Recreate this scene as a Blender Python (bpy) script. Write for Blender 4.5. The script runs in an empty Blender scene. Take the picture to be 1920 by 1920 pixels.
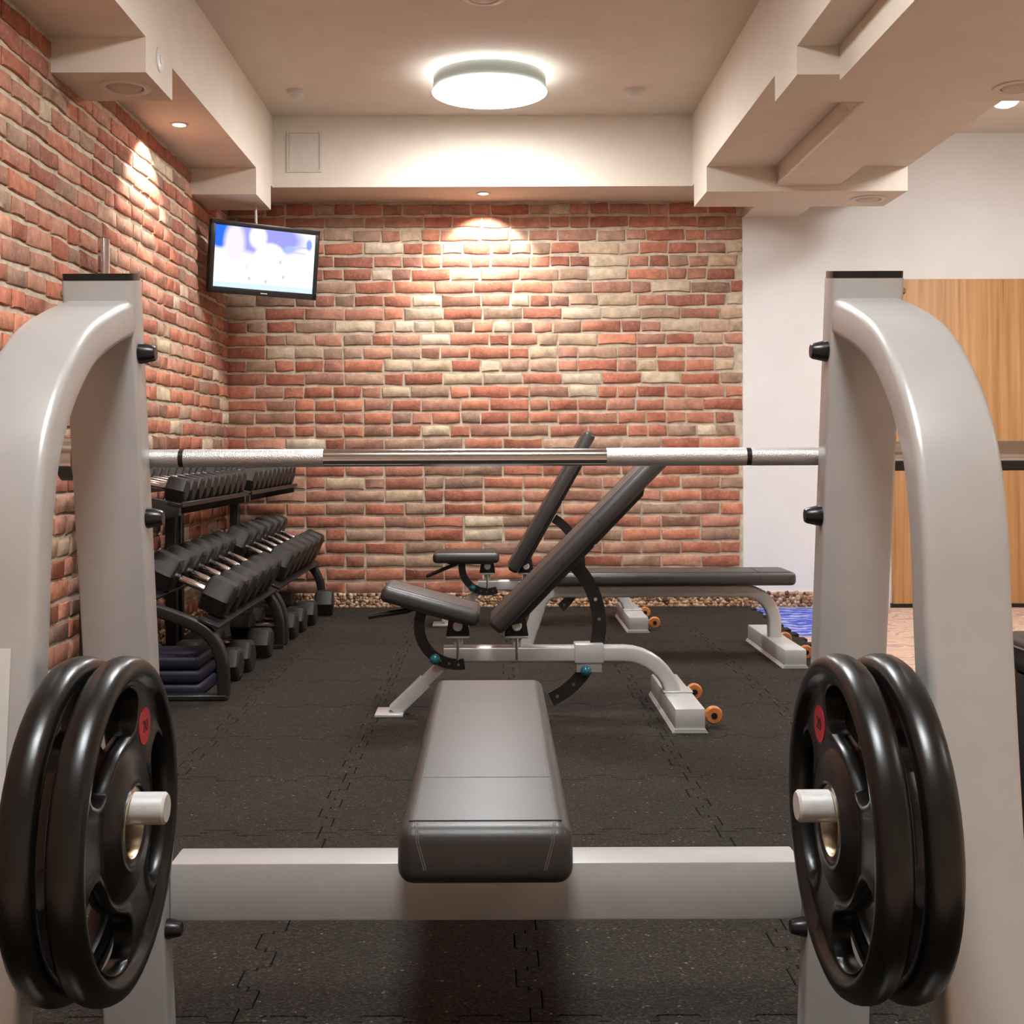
import bpy, bmesh, math, random
from mathutils import Vector, Matrix, noise as mnoise
random.seed(11)
R = math.radians
scene = bpy.context.scene
COL = scene.collection

# ------------------------------------------------------------------ camera
F_PX, PITCH = 2250.0, 0.0
cam_d = bpy.data.cameras.new('camera'); cam = bpy.data.objects.new('camera', cam_d); COL.objects.link(cam)
cam_d.sensor_width = 36.0; cam_d.sensor_fit = 'HORIZONTAL'
cam_d.lens = 36.0 * F_PX / 1920.0
cam_d.shift_x = 33.0 / 1920.0
cam_d.shift_y = -(115.0 - F_PX * math.tan(R(PITCH))) / 1920.0
cam_d.clip_start = 0.02
cam.matrix_world = Matrix.Translation((0, 0, 1.03)) @ Matrix.Rotation(R(90 - PITCH), 4, 'X') @ Matrix.Rotation(R(-0.2), 4, 'Z')
scene.camera = cam
# ------------------------------------------------------------------ world, exposure
w = bpy.data.worlds.new('world'); scene.world = w; w.use_nodes = True
w.node_tree.nodes['Background'].inputs[0].default_value = (1.0, 0.85, 0.7, 1)
w.node_tree.nodes['Background'].inputs[1].default_value = 0.02
scene.view_settings.view_transform = 'Standard'; scene.view_settings.look = 'None'
scene.view_settings.gamma = 1.0; scene.view_settings.use_curve_mapping = False
scene.view_settings.exposure = 0.0
scene.cycles.use_denoising = True
scene.cycles.max_bounces = 4; scene.cycles.diffuse_bounces = 3; scene.cycles.glossy_bounces = 3; scene.cycles.transmission_bounces = 1
scene.cycles.use_adaptive_sampling = True; scene.cycles.adaptive_threshold = 0.1; scene.cycles.adaptive_min_samples = 16
scene.cycles.caustics_reflective = False; scene.cycles.caustics_refractive = False
scene.cycles.sample_clamp_indirect = 6.0
LAMP = 65.0          # radiance of the drum lamps' diffusers
SPOT = 60.0          # watts of each recessed downlight

# ------------------------------------------------------------------ material helpers
def newmat(name):
    m = bpy.data.materials.new(name); m.use_nodes = True
    nt = m.node_tree; b = nt.nodes['Principled BSDF']
    return m, nt, b
def setp(b, col=None, rough=None, metal=None, spec=None):
    if col is not None: b.inputs['Base Color'].default_value = (*col, 1)
    if rough is not None: b.inputs['Roughness'].default_value = rough
    if metal is not None: b.inputs['Metallic'].default_value = metal
    if spec is not None: b.inputs['Specular IOR Level'].default_value = spec
def node(nt, t, **kw):
    n = nt.nodes.new(t)
    for k, v in kw.items(): setattr(n, k, v)
    return n
def noise_n(nt, scale, detail=3.0, vec=None, rough=0.5):
    n = node(nt, 'ShaderNodeTexNoise'); n.inputs['Scale'].default_value = scale
    n.inputs['Detail'].default_value = detail; n.inputs['Roughness'].default_value = rough
    if vec is not None: nt.links.new(vec, n.inputs['Vector'])
    return n
def ramp_n(nt, fac, stops):
    r = node(nt, 'ShaderNodeValToRGB')
    els = r.color_ramp.elements
    while len(els) < len(stops): els.new(0.5)
    for e, (p, c) in zip(els, stops): e.position = p; e.color = (*c, 1)
    nt.links.new(fac, r.inputs[0]); return r
def mix_n(nt, fac, a, b, mode='MIX'):
    m = node(nt, 'ShaderNodeMix', data_type='RGBA', blend_type=mode)
    for sock, v in ((0, fac), (6, a), (7, b)):
        if isinstance(v, (int, float)): m.inputs[sock].default_value = v
        elif isinstance(v, tuple): m.inputs[sock].default_value = (*v, 1)
        else: nt.links.new(v, m.inputs[sock])
    return m.outputs[2]
def bump_n(nt, b, height, strength=0.2, dist=0.01):
    bp = node(nt, 'ShaderNodeBump'); bp.inputs['Strength'].default_value = strength
    bp.inputs['Distance'].default_value = dist
    nt.links.new(height, bp.inputs['Height']); nt.links.new(bp.outputs[0], b.inputs['Normal'])
def coords(nt, which='Object'):
    return node(nt, 'ShaderNodeTexCoord').outputs[which]
def worldpos(nt):
    return node(nt, 'ShaderNodeNewGeometry').outputs['Position']

def simple(name, col, rough=0.5, metal=0.0, spec=0.5, nscale=0, namp=0.1, bump=0.0, bscale=None):
    m, nt, b = newmat(name); setp(b, col, rough, metal, spec)
    if nscale:
        n = noise_n(nt, nscale, 3, worldpos(nt))
        lo = tuple(c * (1 - namp) for c in col); hi = tuple(min(1, c * (1 + namp)) for c in col)
        r = ramp_n(nt, n.outputs[0], [(0.3, lo), (0.7, hi)])
        nt.links.new(r.outputs[0], b.inputs['Base Color'])
    if bump:
        n2 = noise_n(nt, bscale or nscale * 4, 3, worldpos(nt)); bump_n(nt, b, n2.outputs[0], bump, 0.003)
    return m
M = {}
M['paint'] = simple('cream_paint', (0.79, 0.70, 0.595), 0.85, spec=0.25, nscale=6, namp=0.03, bump=0.05, bscale=220)
M['white_wall'] = simple('off_white_paint', (0.85, 0.825, 0.80), 0.85, spec=0.25, nscale=5, namp=0.02, bump=0.05, bscale=220)
M['mortar'] = simple('mortar', (0.60, 0.49, 0.375), 0.95, spec=0.15, nscale=22, namp=0.22, bump=0.6, bscale=70)
M['steel'] = simple('silver_powder_coat', (0.585, 0.57, 0.55), 0.33, 0.28, 0.5, nscale=14, namp=0.03, bump=0.015, bscale=900)
M['black_metal'] = simple('black_metal', (0.014, 0.013, 0.013), 0.35, 0.0, 0.5, nscale=20, namp=0.2)
M['chrome'] = simple('chrome', (0.72, 0.70, 0.69), 0.12, 1.0)
M['black_plastic'] = simple('black_plastic', (0.012, 0.011, 0.012), 0.3, spec=0.5, nscale=30, namp=0.2)
M['hub_steel'] = simple('hub_steel', (0.62, 0.52, 0.38), 0.28, 1.0)
M['rubber'] = simple('plate_rubber', (0.0055, 0.005, 0.0045), 0.30, spec=0.5, nscale=12, namp=0.3, bump=0.03, bscale=160)
M['dumbbell_rubber'] = simple('dumbbell_rubber', (0.020, 0.0165, 0.013), 0.5, spec=0.45, nscale=20, namp=0.2, bump=0.05, bscale=300)
M['red'] = simple('red_label', (0.62, 0.035, 0.045), 0.45, nscale=40, namp=0.08)
M['ink'] = simple('dark_ink', (0.05, 0.01, 0.012), 0.6, nscale=40, namp=0.1)
M['orange'] = simple('orange_wheel', (0.60, 0.20, 0.055), 0.4, nscale=60, namp=0.15)
M['teal'] = simple('teal_knob', (0.01, 0.11, 0.14), 0.2, nscale=60, namp=0.1)
M['white_plastic'] = simple('white_plastic', (0.72, 0.66, 0.60), 0.45, nscale=30, namp=0.03)
M['grille'] = simple('speaker_grille', (0.60, 0.50, 0.42), 0.6, nscale=120, namp=0.1)
M['lamp_metal'] = simple('lamp_drum_metal', (0.42, 0.45, 0.40), 0.4, 0.2, nscale=30, namp=0.03)
M['navy'] = simple('navy_vinyl', (0.006, 0.007, 0.024), 0.5, nscale=20, namp=0.3)
M['label_paper'] = simple('label_paper', (0.76, 0.73, 0.68), 0.5, nscale=40, namp=0.03)
M['label_grey'] = simple('label_grey', (0.33, 0.30, 0.33), 0.5, nscale=40, namp=0.03)
M['label_tan'] = simple('label_tan', (0.45, 0.33, 0.26), 0.5, nscale=40, namp=0.03)
M['hub_bright'] = simple('brushed_bolt', (0.82, 0.80, 0.77), 0.4, 0.35, nscale=80, namp=0.05)
M['knurl'] = None
def mk_knurl():
    m, nt, b = newmat('knurled_chrome'); setp(b, (0.70, 0.68, 0.66), 0.45, 1.0)
    v = node(nt, 'ShaderNodeTexVoronoi'); v.inputs['Scale'].default_value = 620
    nt.links.new(coords(nt), v.inputs['Vector']); bump_n(nt, b, v.outputs['Distance'], 0.5, 0.001)
    return m
M['knurl'] = mk_knurl()
def mk_vinyl():
    m, nt, b = newmat('charcoal_vinyl'); setp(b, (0.05, 0.045, 0.042), 0.44, 0.0, 0.95)
    n = noise_n(nt, 9, 4, worldpos(nt))
    r = ramp_n(nt, n.outputs[0], [(0.3, (0.026, 0.022, 0.019)), (0.7, (0.035, 0.030, 0.027))])
    nt.links.new(r.outputs[0], b.inputs['Base Color'])
    v = node(nt, 'ShaderNodeTexVoronoi'); v.inputs['Scale'].default_value = 520
    nt.links.new(worldpos(nt), v.inputs['Vector']); bump_n(nt, b, v.outputs['Distance'], 0.12, 0.001)
    return m
M['vinyl'] = mk_vinyl()
M['thread'] = simple('seam_thread', (0.16, 0.14, 0.125), 0.7, nscale=200, namp=0.2)
M['seam'] = simple('dark_seam', (0.012, 0.011, 0.010), 0.8, nscale=200, namp=0.2)
def mk_emit(name, col, st):
    m = bpy.data.materials.new(name); m.use_nodes = True; nt = m.node_tree; nt.nodes.clear()
    e = node(nt, 'ShaderNodeEmission'); e.inputs[0].default_value = (*col, 1); e.inputs[1].default_value = st
    o = node(nt, 'ShaderNodeOutputMaterial'); nt.links.new(e.outputs[0], o.inputs[0]); return m
M['diffuser'] = mk_emit('lamp_diffuser', (0.95, 0.985, 1.0), LAMP)
M['painted_spill_ring'] = mk_emit('painted_lamp_spill', (1.0, 0.97, 0.92), 3.5)  # emission standing for the lamp's spill of light on the ceiling
M['bulb'] = mk_emit('downlight_bulb', (1.0, 0.93, 0.84), 6.0)
M['dome'] = mk_emit('dome_lamp_glass', (0.97, 0.98, 1.0), 22.0)
def mk_brick(name, color_socket):
    m, nt, b = newmat(name); setp(b, None, 0.9, 0.0, 0.2)
    if color_socket == 'object': c = node(nt, 'ShaderNodeObjectInfo').outputs['Color']
    else: c = node(nt, 'ShaderNodeVertexColor', layer_name='tint').outputs['Color']
    p = worldpos(nt)
    n1 = noise_n(nt, 16, 4, p, 0.65); n2 = noise_n(nt, 55, 3, p, 0.6)
    r1 = ramp_n(nt, n1.outputs[0], [(0.25, (0.62, 0.62, 0.62)), (0.75, (1.3, 1.3, 1.3))])
    c1 = mix_n(nt, 1.0, c, r1.outputs[0], 'MULTIPLY')
    r2 = ramp_n(nt, n2.outputs[0], [(0.56, (0, 0, 0)), (0.74, (0.55, 0.55, 0.55))])
    c2 = mix_n(nt, r2.outputs[0], c1, (0.58, 0.46, 0.345))
    nt.links.new(c2, b.inputs['Base Color']); bump_n(nt, b, n2.outputs[0], 0.5, 0.006)
    return m
M['brick'] = mk_brick('fired_brick', 'object'); M['brick_joined'] = mk_brick('fired_brick_joined', 'attr')
def mk_mat_rubber():
    m, nt, b = newmat('speckled_rubber_crumb'); setp(b, None, 0.85, 0.0, 0.2)
    p = worldpos(nt)
    v = node(nt, 'ShaderNodeTexVoronoi'); v.inputs['Scale'].default_value = 210
    nt.links.new(p, v.inputs['Vector'])
    r = ramp_n(nt, v.outputs['Color'], [(0.0, (0.009, 0.0066, 0.0046)), (0.72, (0.033, 0.0245, 0.0175)), (0.92, (0.062, 0.048, 0.036)), (1.0, (0.26, 0.215, 0.17))])
    n = noise_n(nt, 2.2, 4, p)
    r2 = ramp_n(nt, n.outputs[0], [(0.3, (0.85, 0.85, 0.85)), (0.7, (1.12, 1.12, 1.12))])
    nt.links.new(mix_n(nt, 1.0, r.outputs[0], r2.outputs[0], 'MULTIPLY'), b.inputs['Base Color'])
    bump_n(nt, b, v.outputs['Distance'], 0.45, 0.003)
    return m
M['mat_rubber'] = mk_mat_rubber()
def mk_carpet():
    m, nt, b = newmat('patterned_carpet'); setp(b, None, 0.95, 0.0, 0.1)
    p = worldpos(nt)
    wv = node(nt, 'ShaderNodeTexWave', bands_direction='Y'); wv.inputs['Scale'].default_value = 2.6
    wv.inputs['Distortion'].default_value = 16.0; wv.inputs['Detail'].default_value = 3.0; wv.inputs['Detail Scale'].default_value = 1.6
    nt.links.new(p, wv.inputs['Vector'])
    beige = ramp_n(nt, wv.outputs[0], [(0.2, (0.62, 0.43, 0.31)), (0.55, (0.72, 0.52, 0.38)), (0.9, (0.50, 0.31, 0.27))])
    blue = ramp_n(nt, wv.outputs[0], [(0.15, (0.07, 0.10, 0.50)), (0.6, (0.13, 0.19, 0.66)), (0.95, (0.40, 0.40, 0.66))])
    sep = node(nt, 'ShaderNodeSeparateXYZ'); nt.links.new(p, sep.inputs[0])
    def step(val, thr, w, up=True):
        mr = node(nt, 'ShaderNodeMapRange'); mr.inputs[1].default_value = thr - w; mr.inputs[2].default_value = thr + w
        if not up: mr.inputs[3].default_value = 1.0; mr.inputs[4].default_value = 0.0
        nt.links.new(val, mr.inputs[0]); return mr.outputs[0]
    mu = node(nt, 'ShaderNodeMath', operation='MULTIPLY')
    nt.links.new(step(sep.outputs[1], 6.72, 0.05), mu.inputs[0]); nt.links.new(step(sep.outputs[0], 2.17, 0.06, False), mu.inputs[1])
    nt.links.new(mix_n(nt, mu.outputs[0], beige.outputs[0], blue.outputs[0]), b.inputs['Base Color'])
    n = noise_n(nt, 400, 2, p); bump_n(nt, b, n.outputs[0], 0.5, 0.003)
    return m
M['carpet'] = mk_carpet()
def mk_wood():
    m, nt, b = newmat('oak_veneer'); setp(b, None, 0.5, 0.0, 0.35)
    mp = node(nt, 'ShaderNodeMapping'); mp.inputs['Scale'].default_value = (38, 38, 0.9)
    nt.links.new(worldpos(nt), mp.inputs[0])
    n = noise_n(nt, 1.0, 5, mp.outputs[0], 0.6)
    r = ramp_n(nt, n.outputs[0], [(0.28, (0.40, 0.19, 0.07)), (0.5, (0.55, 0.29, 0.12)), (0.72, (0.64, 0.37, 0.17))])
    nt.links.new(r.outputs[0], b.inputs['Base Color']); return m
M['wood'] = mk_wood()
def mk_pebble():
    m, nt, b = newmat('pebbles'); setp(b, None, 0.6, 0.0, 0.4)
    g = node(nt, 'ShaderNodeNewGeometry')
    r = ramp_n(nt, g.outputs['Random Per Island'], [(0.0, (0.07, 0.035, 0.02)), (0.2, (0.22, 0.10, 0.05)), (0.45, (0.42, 0.22, 0.12)), (0.75, (0.52, 0.32, 0.19)), (1.0, (0.62, 0.45, 0.31))])
    nt.links.new(r.outputs[0], b.inputs['Base Color']); return m
M['pebble'] = mk_pebble()
def mk_screen():
    m = bpy.data.materials.new('screen_picture'); m.use_nodes = True; nt = m.node_tree; nt.nodes.clear()
    co = coords(nt); sep = node(nt, 'ShaderNodeSeparateXYZ'); nt.links.new(co, sep.inputs[0])
    def blob(x, z, rx, rz, soft=0.25):
        mp = node(nt, 'ShaderNodeMapping', vector_type='TEXTURE'); mp.inputs['Location'].default_value = (x, 0, z)
        mp.inputs['Scale'].default_value = (rx, 1, rz); nt.links.new(co, mp.inputs[0])
        vm = node(nt, 'ShaderNodeVectorMath', operation='LENGTH')
        mm = node(nt, 'ShaderNodeVectorMath', operation='MULTIPLY'); mm.inputs[1].default_value = (1, 0, 1)
        nt.links.new(mp.outputs[0], mm.inputs[0]); nt.links.new(mm.outputs[0], vm.inputs[0])
        mr = node(nt, 'ShaderNodeMapRange'); mr.inputs[1].default_value = 1 + soft; mr.inputs[2].default_value = 1 - soft
        nt.links.new(vm.outputs['Value'], mr.inputs[0]); return mr.outputs[0]
    base = (1.0, 1.0, 1.0)
    c = mix_n(nt, blob(-0.02, 0.135, 0.27, 0.105, 0.2), base, (0.33, 0.33, 0.95))
    c = mix_n(nt, blob(-0.30, 0.15, 0.085, 0.10, 0.15), c, (0.03, 0.16, 0.85))
    c = mix_n(nt, blob(-0.205, 0.085, 0.065, 0.12, 0.25), c, (0.80, 0.76, 0.95))
    c = mix_n(nt, blob(-0.055, 0.135, 0.055, 0.065, 0.25), c, (1.0, 0.99, 1.0))
    c = mix_n(nt, blob(0.03, 0.02, 0.10, 0.085, 0.15), c, (1.0, 1.0, 1.0))
    c = mix_n(nt, blob(0.155, 0.08, 0.035, 0.022, 0.3), c, (0.38, 0.48, 0.9))
    c = mix_n(nt, blob(0.235, 0.10, 0.06, 0.006, 0.4), c, (0.5, 0.55, 0.85))
    c = mix_n(nt, blob(0.225, 0.065, 0.06, 0.005, 0.4), c, (0.55, 0.6, 0.7))
    c = mix_n(nt, blob(0.29, 0.12, 0.02, 0.035, 0.3), c, (0.25, 0.35, 0.95))
    c = mix_n(nt, blob(0.25, 0.0, 0.035, 0.04, 0.5), c, (0.80, 0.92, 0.96))
    c = mix_n(nt, blob(-0.12, -0.045, 0.025, 0.018, 0.6), c, (1.0, 0.72, 0.95))
    for x, z in ((0.10, 0.0), (-0.10, -0.115), (0.01, -0.125), (0.125, -0.09)):
        c = mix_n(nt, blob(x, z, 0.010, 0.014, 0.6), c, (0.55, 0.55, 0.75))
    mr = node(nt, 'ShaderNodeMapRange'); mr.inputs[1].default_value = -0.135; mr.inputs[2].default_value = -0.15
    nt.links.new(sep.outputs[2], mr.inputs[0])
    c = mix_n(nt, mr.outputs[0], c, (0.62, 0.78, 1.0))
    e = node(nt, 'ShaderNodeEmission'); e.inputs[1].default_value = 1.25; nt.links.new(c, e.inputs[0])
    o = node(nt, 'ShaderNodeOutputMaterial'); nt.links.new(e.outputs[0], o.inputs[0]); return m
M['screen'] = mk_screen()

# ------------------------------------------------------------------ geometry helpers
def bm_new(): return bmesh.new()
def add_box(bm, c, s, bevel=0.0, seg=2, mtx=None):
    r = bmesh.ops.create_cube(bm, size=1.0)
    vs = r['verts']
    m = Matrix.Translation(c) @ Matrix.Diagonal((*s, 1))
    bmesh.ops.transform(bm, matrix=m, verts=vs)
    if bevel > 0:
        es = list({e for v in vs for e in v.link_edges})
        rb = bmesh.ops.bevel(bm, geom=es, offset=bevel, segments=seg, profile=0.5, affect='EDGES', clamp_overlap=True)
        vs = list({v for f in rb['faces'] for v in f.verts} | {v for v in vs if v.is_valid})
    if mtx is not None: bmesh.ops.transform(bm, matrix=mtx, verts=[v for v in vs if v.is_valid])
    return vs
def add_lathe(bm, prof, n=24, mtx=None, cap=True):
    """prof: (radius, height) pairs about Z"""
    rings = []
    for r, h in prof:
        if r < 1e-6: rings.append([bm.verts.new((0, 0, h))])
        else: rings.append([bm.verts.new((r * math.cos(2 * math.pi * k / n), r * math.sin(2 * math.pi * k / n), h)) for k in range(n)])
    for a, b in zip(rings, rings[1:]):
        for k in range(n):
            k2 = (k + 1) % n
            if len(a) == 1 and len(b) == 1: continue
            if len(a) == 1: bm.faces.new((a[0], b[k2], b[k]))
            elif len(b) == 1: bm.faces.new((a[k], a[k2], b[0]))
            else: bm.faces.new((a[k], a[k2], b[k2], b[k]))
    if cap:
        if len(rings[0]) > 1: bm.faces.new(list(reversed(rings[0])))
        if len(rings[-1]) > 1: bm.faces.new(rings[-1])
    vs = [v for rg in rings for v in rg]
    if mtx is not None: bmesh.ops.transform(bm, matrix=mtx, verts=vs)
    return vs
def align(p0, p1):
    p0, p1 = Vector(p0), Vector(p1); d = p1 - p0
    return Matrix.Translation(p0) @ d.to_track_quat('Z', 'Y').to_matrix().to_4x4(), d.length
def add_cyl(bm, p0, p1, r, n=20, r2=None, chamfer=0.0):
    m, L = align(p0, p1); r2 = r if r2 is None else r2
    if chamfer: prof = [(r - chamfer, 0), (r, chamfer), (r2, L - chamfer), (r2 - chamfer, L)]
    else: prof = [(r, 0), (r2, L)]
    return add_lathe(bm, prof, n, m)
def rrect(w, h, r, seg=4):
    pts = []
    for cx, cy, a0 in ((w/2 - r, h/2 - r, 0), (-w/2 + r, h/2 - r, 90), (-w/2 + r, -h/2 + r, 180), (w/2 - r, -h/2 + r, 270)):
        for k in range(seg + 1):
            a = R(a0 + 90 * k / seg); pts.append((cx + r * math.cos(a), cy + r * math.sin(a)))
    return pts
def add_sweep(bm, path, prof, side):
    """planar sweep: prof (a,b): a along the fixed side vector, b along the in-plane normal"""
    side = Vector(side).normalized(); path = [Vector(p) for p in path]; rings = []
    for i, p in enumerate(path):
        if i == 0: t = path[1] - path[0]
        elif i == len(path) - 1: t = path[-1] - path[-2]
        else: t = (path[i+1] - p).normalized() + (p - path[i-1]).normalized()
        t.normalize(); nn = side.cross(t).normalized()
        sc = 1.0
        if 0 < i < len(path) - 1:
            c = (path[i+1] - p).normalized().dot((p - path[i-1]).normalized()); sc = 1 / max(0.5, math.sqrt((1 + c) / 2))
        rings.append([bm.verts.new(p + side * a + nn * b * sc) for a, b in prof])
    n = len(prof)
    for a, b in zip(rings, rings[1:]):
        for k in range(n): bm.faces.new((a[k], a[(k+1) % n], b[(k+1) % n], b[k]))
    bm.faces.new(list(reversed(rings[0]))); bm.faces.new(rings[-1])
def add_tube(bm, path, r, n=8):
    side = None; path = [Vector(p) for p in path]; rings = []
    for i, p in enumerate(path):
        t = (path[min(i+1, len(path)-1)] - path[max(i-1, 0)]).normalized()
        if side is None:
            side = t.cross(Vector((0, 0, 1)));
            if side.length < 0.1: side = t.cross(Vector((1, 0, 0)))
        side = (side - t * side.dot(t)).normalized(); up = t.cross(side)
        rings.append([bm.verts.new(p + side * r * math.cos(2*math.pi*k/n) + up * r * math.sin(2*math.pi*k/n)) for k in range(n)])
    for a, b in zip(rings, rings[1:]):
        for k in range(n): bm.faces.new((a[k], a[(k+1) % n], b[(k+1) % n], b[k]))
    bm.faces.new(list(reversed(rings[0]))); bm.faces.new(rings[-1])
def add_prism(bm, poly, d0, d1, axes='xz', chamfer=0.0):
    """extrude a 2D polygon between depths d0..d1 along the third axis"""
    def P(a, b, d): return {'xz': (a, d, b), 'yz': (d, a, b), 'xy': (a, b, d)}[axes]
    A = [bm.verts.new(P(a, b, d0)) for a, b in poly]; B = [bm.verts.new(P(a, b, d1)) for a, b in poly]
    n = len(poly)
    for k in range(n): bm.faces.new((A[k], A[(k+1) % n], B[(k+1) % n], B[k]))
    fa = bm.faces.new(list(reversed(A))); fb = bm.faces.new(B)
    if chamfer:
        es = [e for f in (fa, fb) for e in f.edges]
        bmesh.ops.bevel(bm, geom=es, offset=chamfer, segments=2, profile=0.5, affect='EDGES')
def catmull(pts, sub=8):
    pts = [Vector(p) for p in pts]; out = []
    ext = [pts[0] * 2 - pts[1]] + pts + [pts[-1] * 2 - pts[-2]]
    for i in range(1, len(ext) - 2):
        p0, p1, p2, p3 = ext[i-1:i+3]
        for k in range(sub):
            t = k / sub
            out.append(0.5 * ((2*p1) + (p2-p0)*t + (2*p0-5*p1+4*p2-p3)*t*t + (3*p1-p0-3*p2+p3)*t**3))
    return out + [pts[-1]]
def mesh_of(name, bm, mat, smooth=True, angle=40):
    bmesh.ops.recalc_face_normals(bm, faces=bm.faces)
    me = bpy.data.meshes.new(name); bm.to_mesh(me); bm.free()
    if mat is not None: me.materials.append(M[mat] if isinstance(mat, str) else mat)
    if smooth:
        me.polygons.foreach_set('use_smooth', [True] * len(me.polygons))
        me.set_sharp_from_angle(angle=R(angle))
    return me
def link(name, me, parent=None, mtx=None):
    o = bpy.data.objects.new(name, me); COL.objects.link(o)
    if parent is not None: o.parent = parent
    if mtx is not None: o.matrix_local = mtx
    return o
def obj(name, bm, mat, parent=None, smooth=True, angle=40, label=None):
    o = link(name, mesh_of(name, bm, mat, smooth, angle), parent)
    if label: o['label'] = label
    return o
def thing(name, label, cat, loc=(0, 0, 0), rot=None, group=None):
    o = bpy.data.objects.new(name, None); COL.objects.link(o); o.location = loc; o.empty_display_size = 0.1
    if rot is not None: o.rotation_euler = rot
    return tag(o, label, cat, group)
def tag(o, label, cat, group=None):
    o['label'] = label; o['category'] = cat
    if group: o['group'] = group
    return o
def struct(o, label=None):
    o['kind'] = 'structure'
    if label: o['label'] = label
    return o
def box_obj(name, lo, hi, mat, parent=None, bevel=0.0, seg=2):
    bm = bm_new(); c = [(a + b) / 2 for a, b in zip(lo, hi)]; s = [b - a for a, b in zip(lo, hi)]
    add_box(bm, c, s, bevel, seg); return obj(name, bm, mat, parent)

# ------------------------------------------------------------------ room
LW, YB, CEIL, SOF = -1.764, 7.937, 3.119, 2.677
XR, YF = 5.6, -3.0                       # far right and behind the camera
BRX = 1.644                              # right edge of the brick on the back wall
def wall(name, lo, hi, mat, label):
    return struct(box_obj(name, lo, hi, mat), label)
wall_back = wall('wall_back', (LW - 0.2, YB, -0.05), (BRX, YB + 0.2, CEIL), 'mortar', 'red brick back wall behind the benches')
wall_back_plain = wall('wall_back_plain', (BRX, YB, -0.05), (XR, YB + 0.2, CEIL), 'white_wall', 'plain off-white wall right of the brick')
wall_left = wall('wall_left', (LW - 0.2, YF, -0.05), (LW, YB, CEIL), 'mortar', 'red brick wall behind the dumbbell racks')
wall('wall_right', (XR, YF, -0.05), (XR + 0.2, YB + 0.2, CEIL), 'paint', 'plain cream wall at the far right')
wall('wall_front', (LW - 0.2, YF - 0.2, -0.05), (XR + 0.2, YF, CEIL), 'paint', 'plain cream wall opposite the brick wall')
floor = struct(box_obj('floor', (LW - 0.2, YF - 0.2, -0.12), (XR + 0.2, YB + 0.2, -0.016), 'carpet'), 'beige and blue patterned carpet floor')
ceiling = struct(box_obj('ceiling', (LW - 0.2, YF - 0.2, CEIL), (XR + 0.2, YB + 0.2, CEIL + 0.15), 'paint'), 'cream painted ceiling with stepped soffits')
def cpart(name, lo, hi): return box_obj(name, lo, hi, 'paint', ceiling)
SX, SR0, SR1 = -1.377, 1.24, 2.41
cpart('soffit', (LW, YF, SOF), (SX, YB, CEIL))
cpart('soffit', (SR0, YF, SOF), (SR1, YB, CEIL))
cpart('beam', (SX, 7.485, SOF), (SR0, YB, CEIL))
cpart('bulkhead', (LW, 6.963, 2.523), (SX, 7.42, SOF))
cpart('bulkhead', (LW, 4.76, 2.536), (SX, 5.15, SOF))
cpart('bulkhead', (SR0, 6.98, 2.533), (SR1, 7.42, SOF))
cpart('bulkhead', (SR0, 4.895, 2.56), (3.0, 5.28, SOF))
cpart('bulkhead', (1.414, YF, 2.535), (3.0, 4.895, SOF))
cpart('bulkhead', (SR1, YF, SOF), (3.0, 5.28, CEIL))
cpart('duct', (1.65, 5.28, 2.568), (2.01, 6.98, SOF))
cpart('duct', (1.65, 7.42, 2.568), (2.01, YB, SOF))

# ---- bricks
RED = [(0.46, 0.140, 0.080), (0.39, 0.105, 0.060), (0.54, 0.185, 0.105), (0.36, 0.110, 0.068), (0.45, 0.175, 0.115), (0.50, 0.220, 0.145), (0.38, 0.170, 0.115)]
PALE = [(0.60, 0.46, 0.32), (0.55, 0.39, 0.26), (0.52, 0.33, 0.23), (0.64, 0.51, 0.37)]
GREYED = [(0.38, 0.225, 0.155), (0.43, 0.25, 0.17), (0.33, 0.18, 0.125)]
def brick_mesh(k, L):
    rnd = random.Random(1000 + k); h = 0.067; bm = bm_new()
    out = []
    nx = 4 if L > 0.2 else 3
    top = [(-L/2 + L * i / (nx - 1), h/2) for i in range(nx)]; bot = [(L/2 - L * i / (nx - 1), -h/2) for i in range(nx)]
    pts = top[:-1] + [(L/2, h/2), (L/2, -h/2)] + bot[1:]
    pts = [(a + rnd.uniform(-0.0045, 0.0045), b + rnd.uniform(-0.0055, 0.0055)) for a, b in pts]
    d = 0.010
    r0 = [bm.verts.new((a, 0.02, b)) for a, b in pts]
    r1 = [bm.verts.new((a, -d * 0.55, b)) for a, b in pts]
    r2 = [bm.verts.new((a * (1 - 0.012 / L), -d + rnd.uniform(-0.002, 0.002), b * 0.86)) for a, b in pts]
    n = len(pts)
    for A, B in ((r0, r1), (r1, r2)):
        for i in range(n): bm.faces.new((A[i], A[(i+1) % n], B[(i+1) % n], B[i]))
    bm.faces.new(r2)
    return mesh_of('brick', bm, 'brick', True, 50)
BL = (0.248, 0.178, 0.118)
BRICKS = {L: [brick_mesh(i * 17 + int(L * 1000), L) for i in range(7)] for L in BL}
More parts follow.
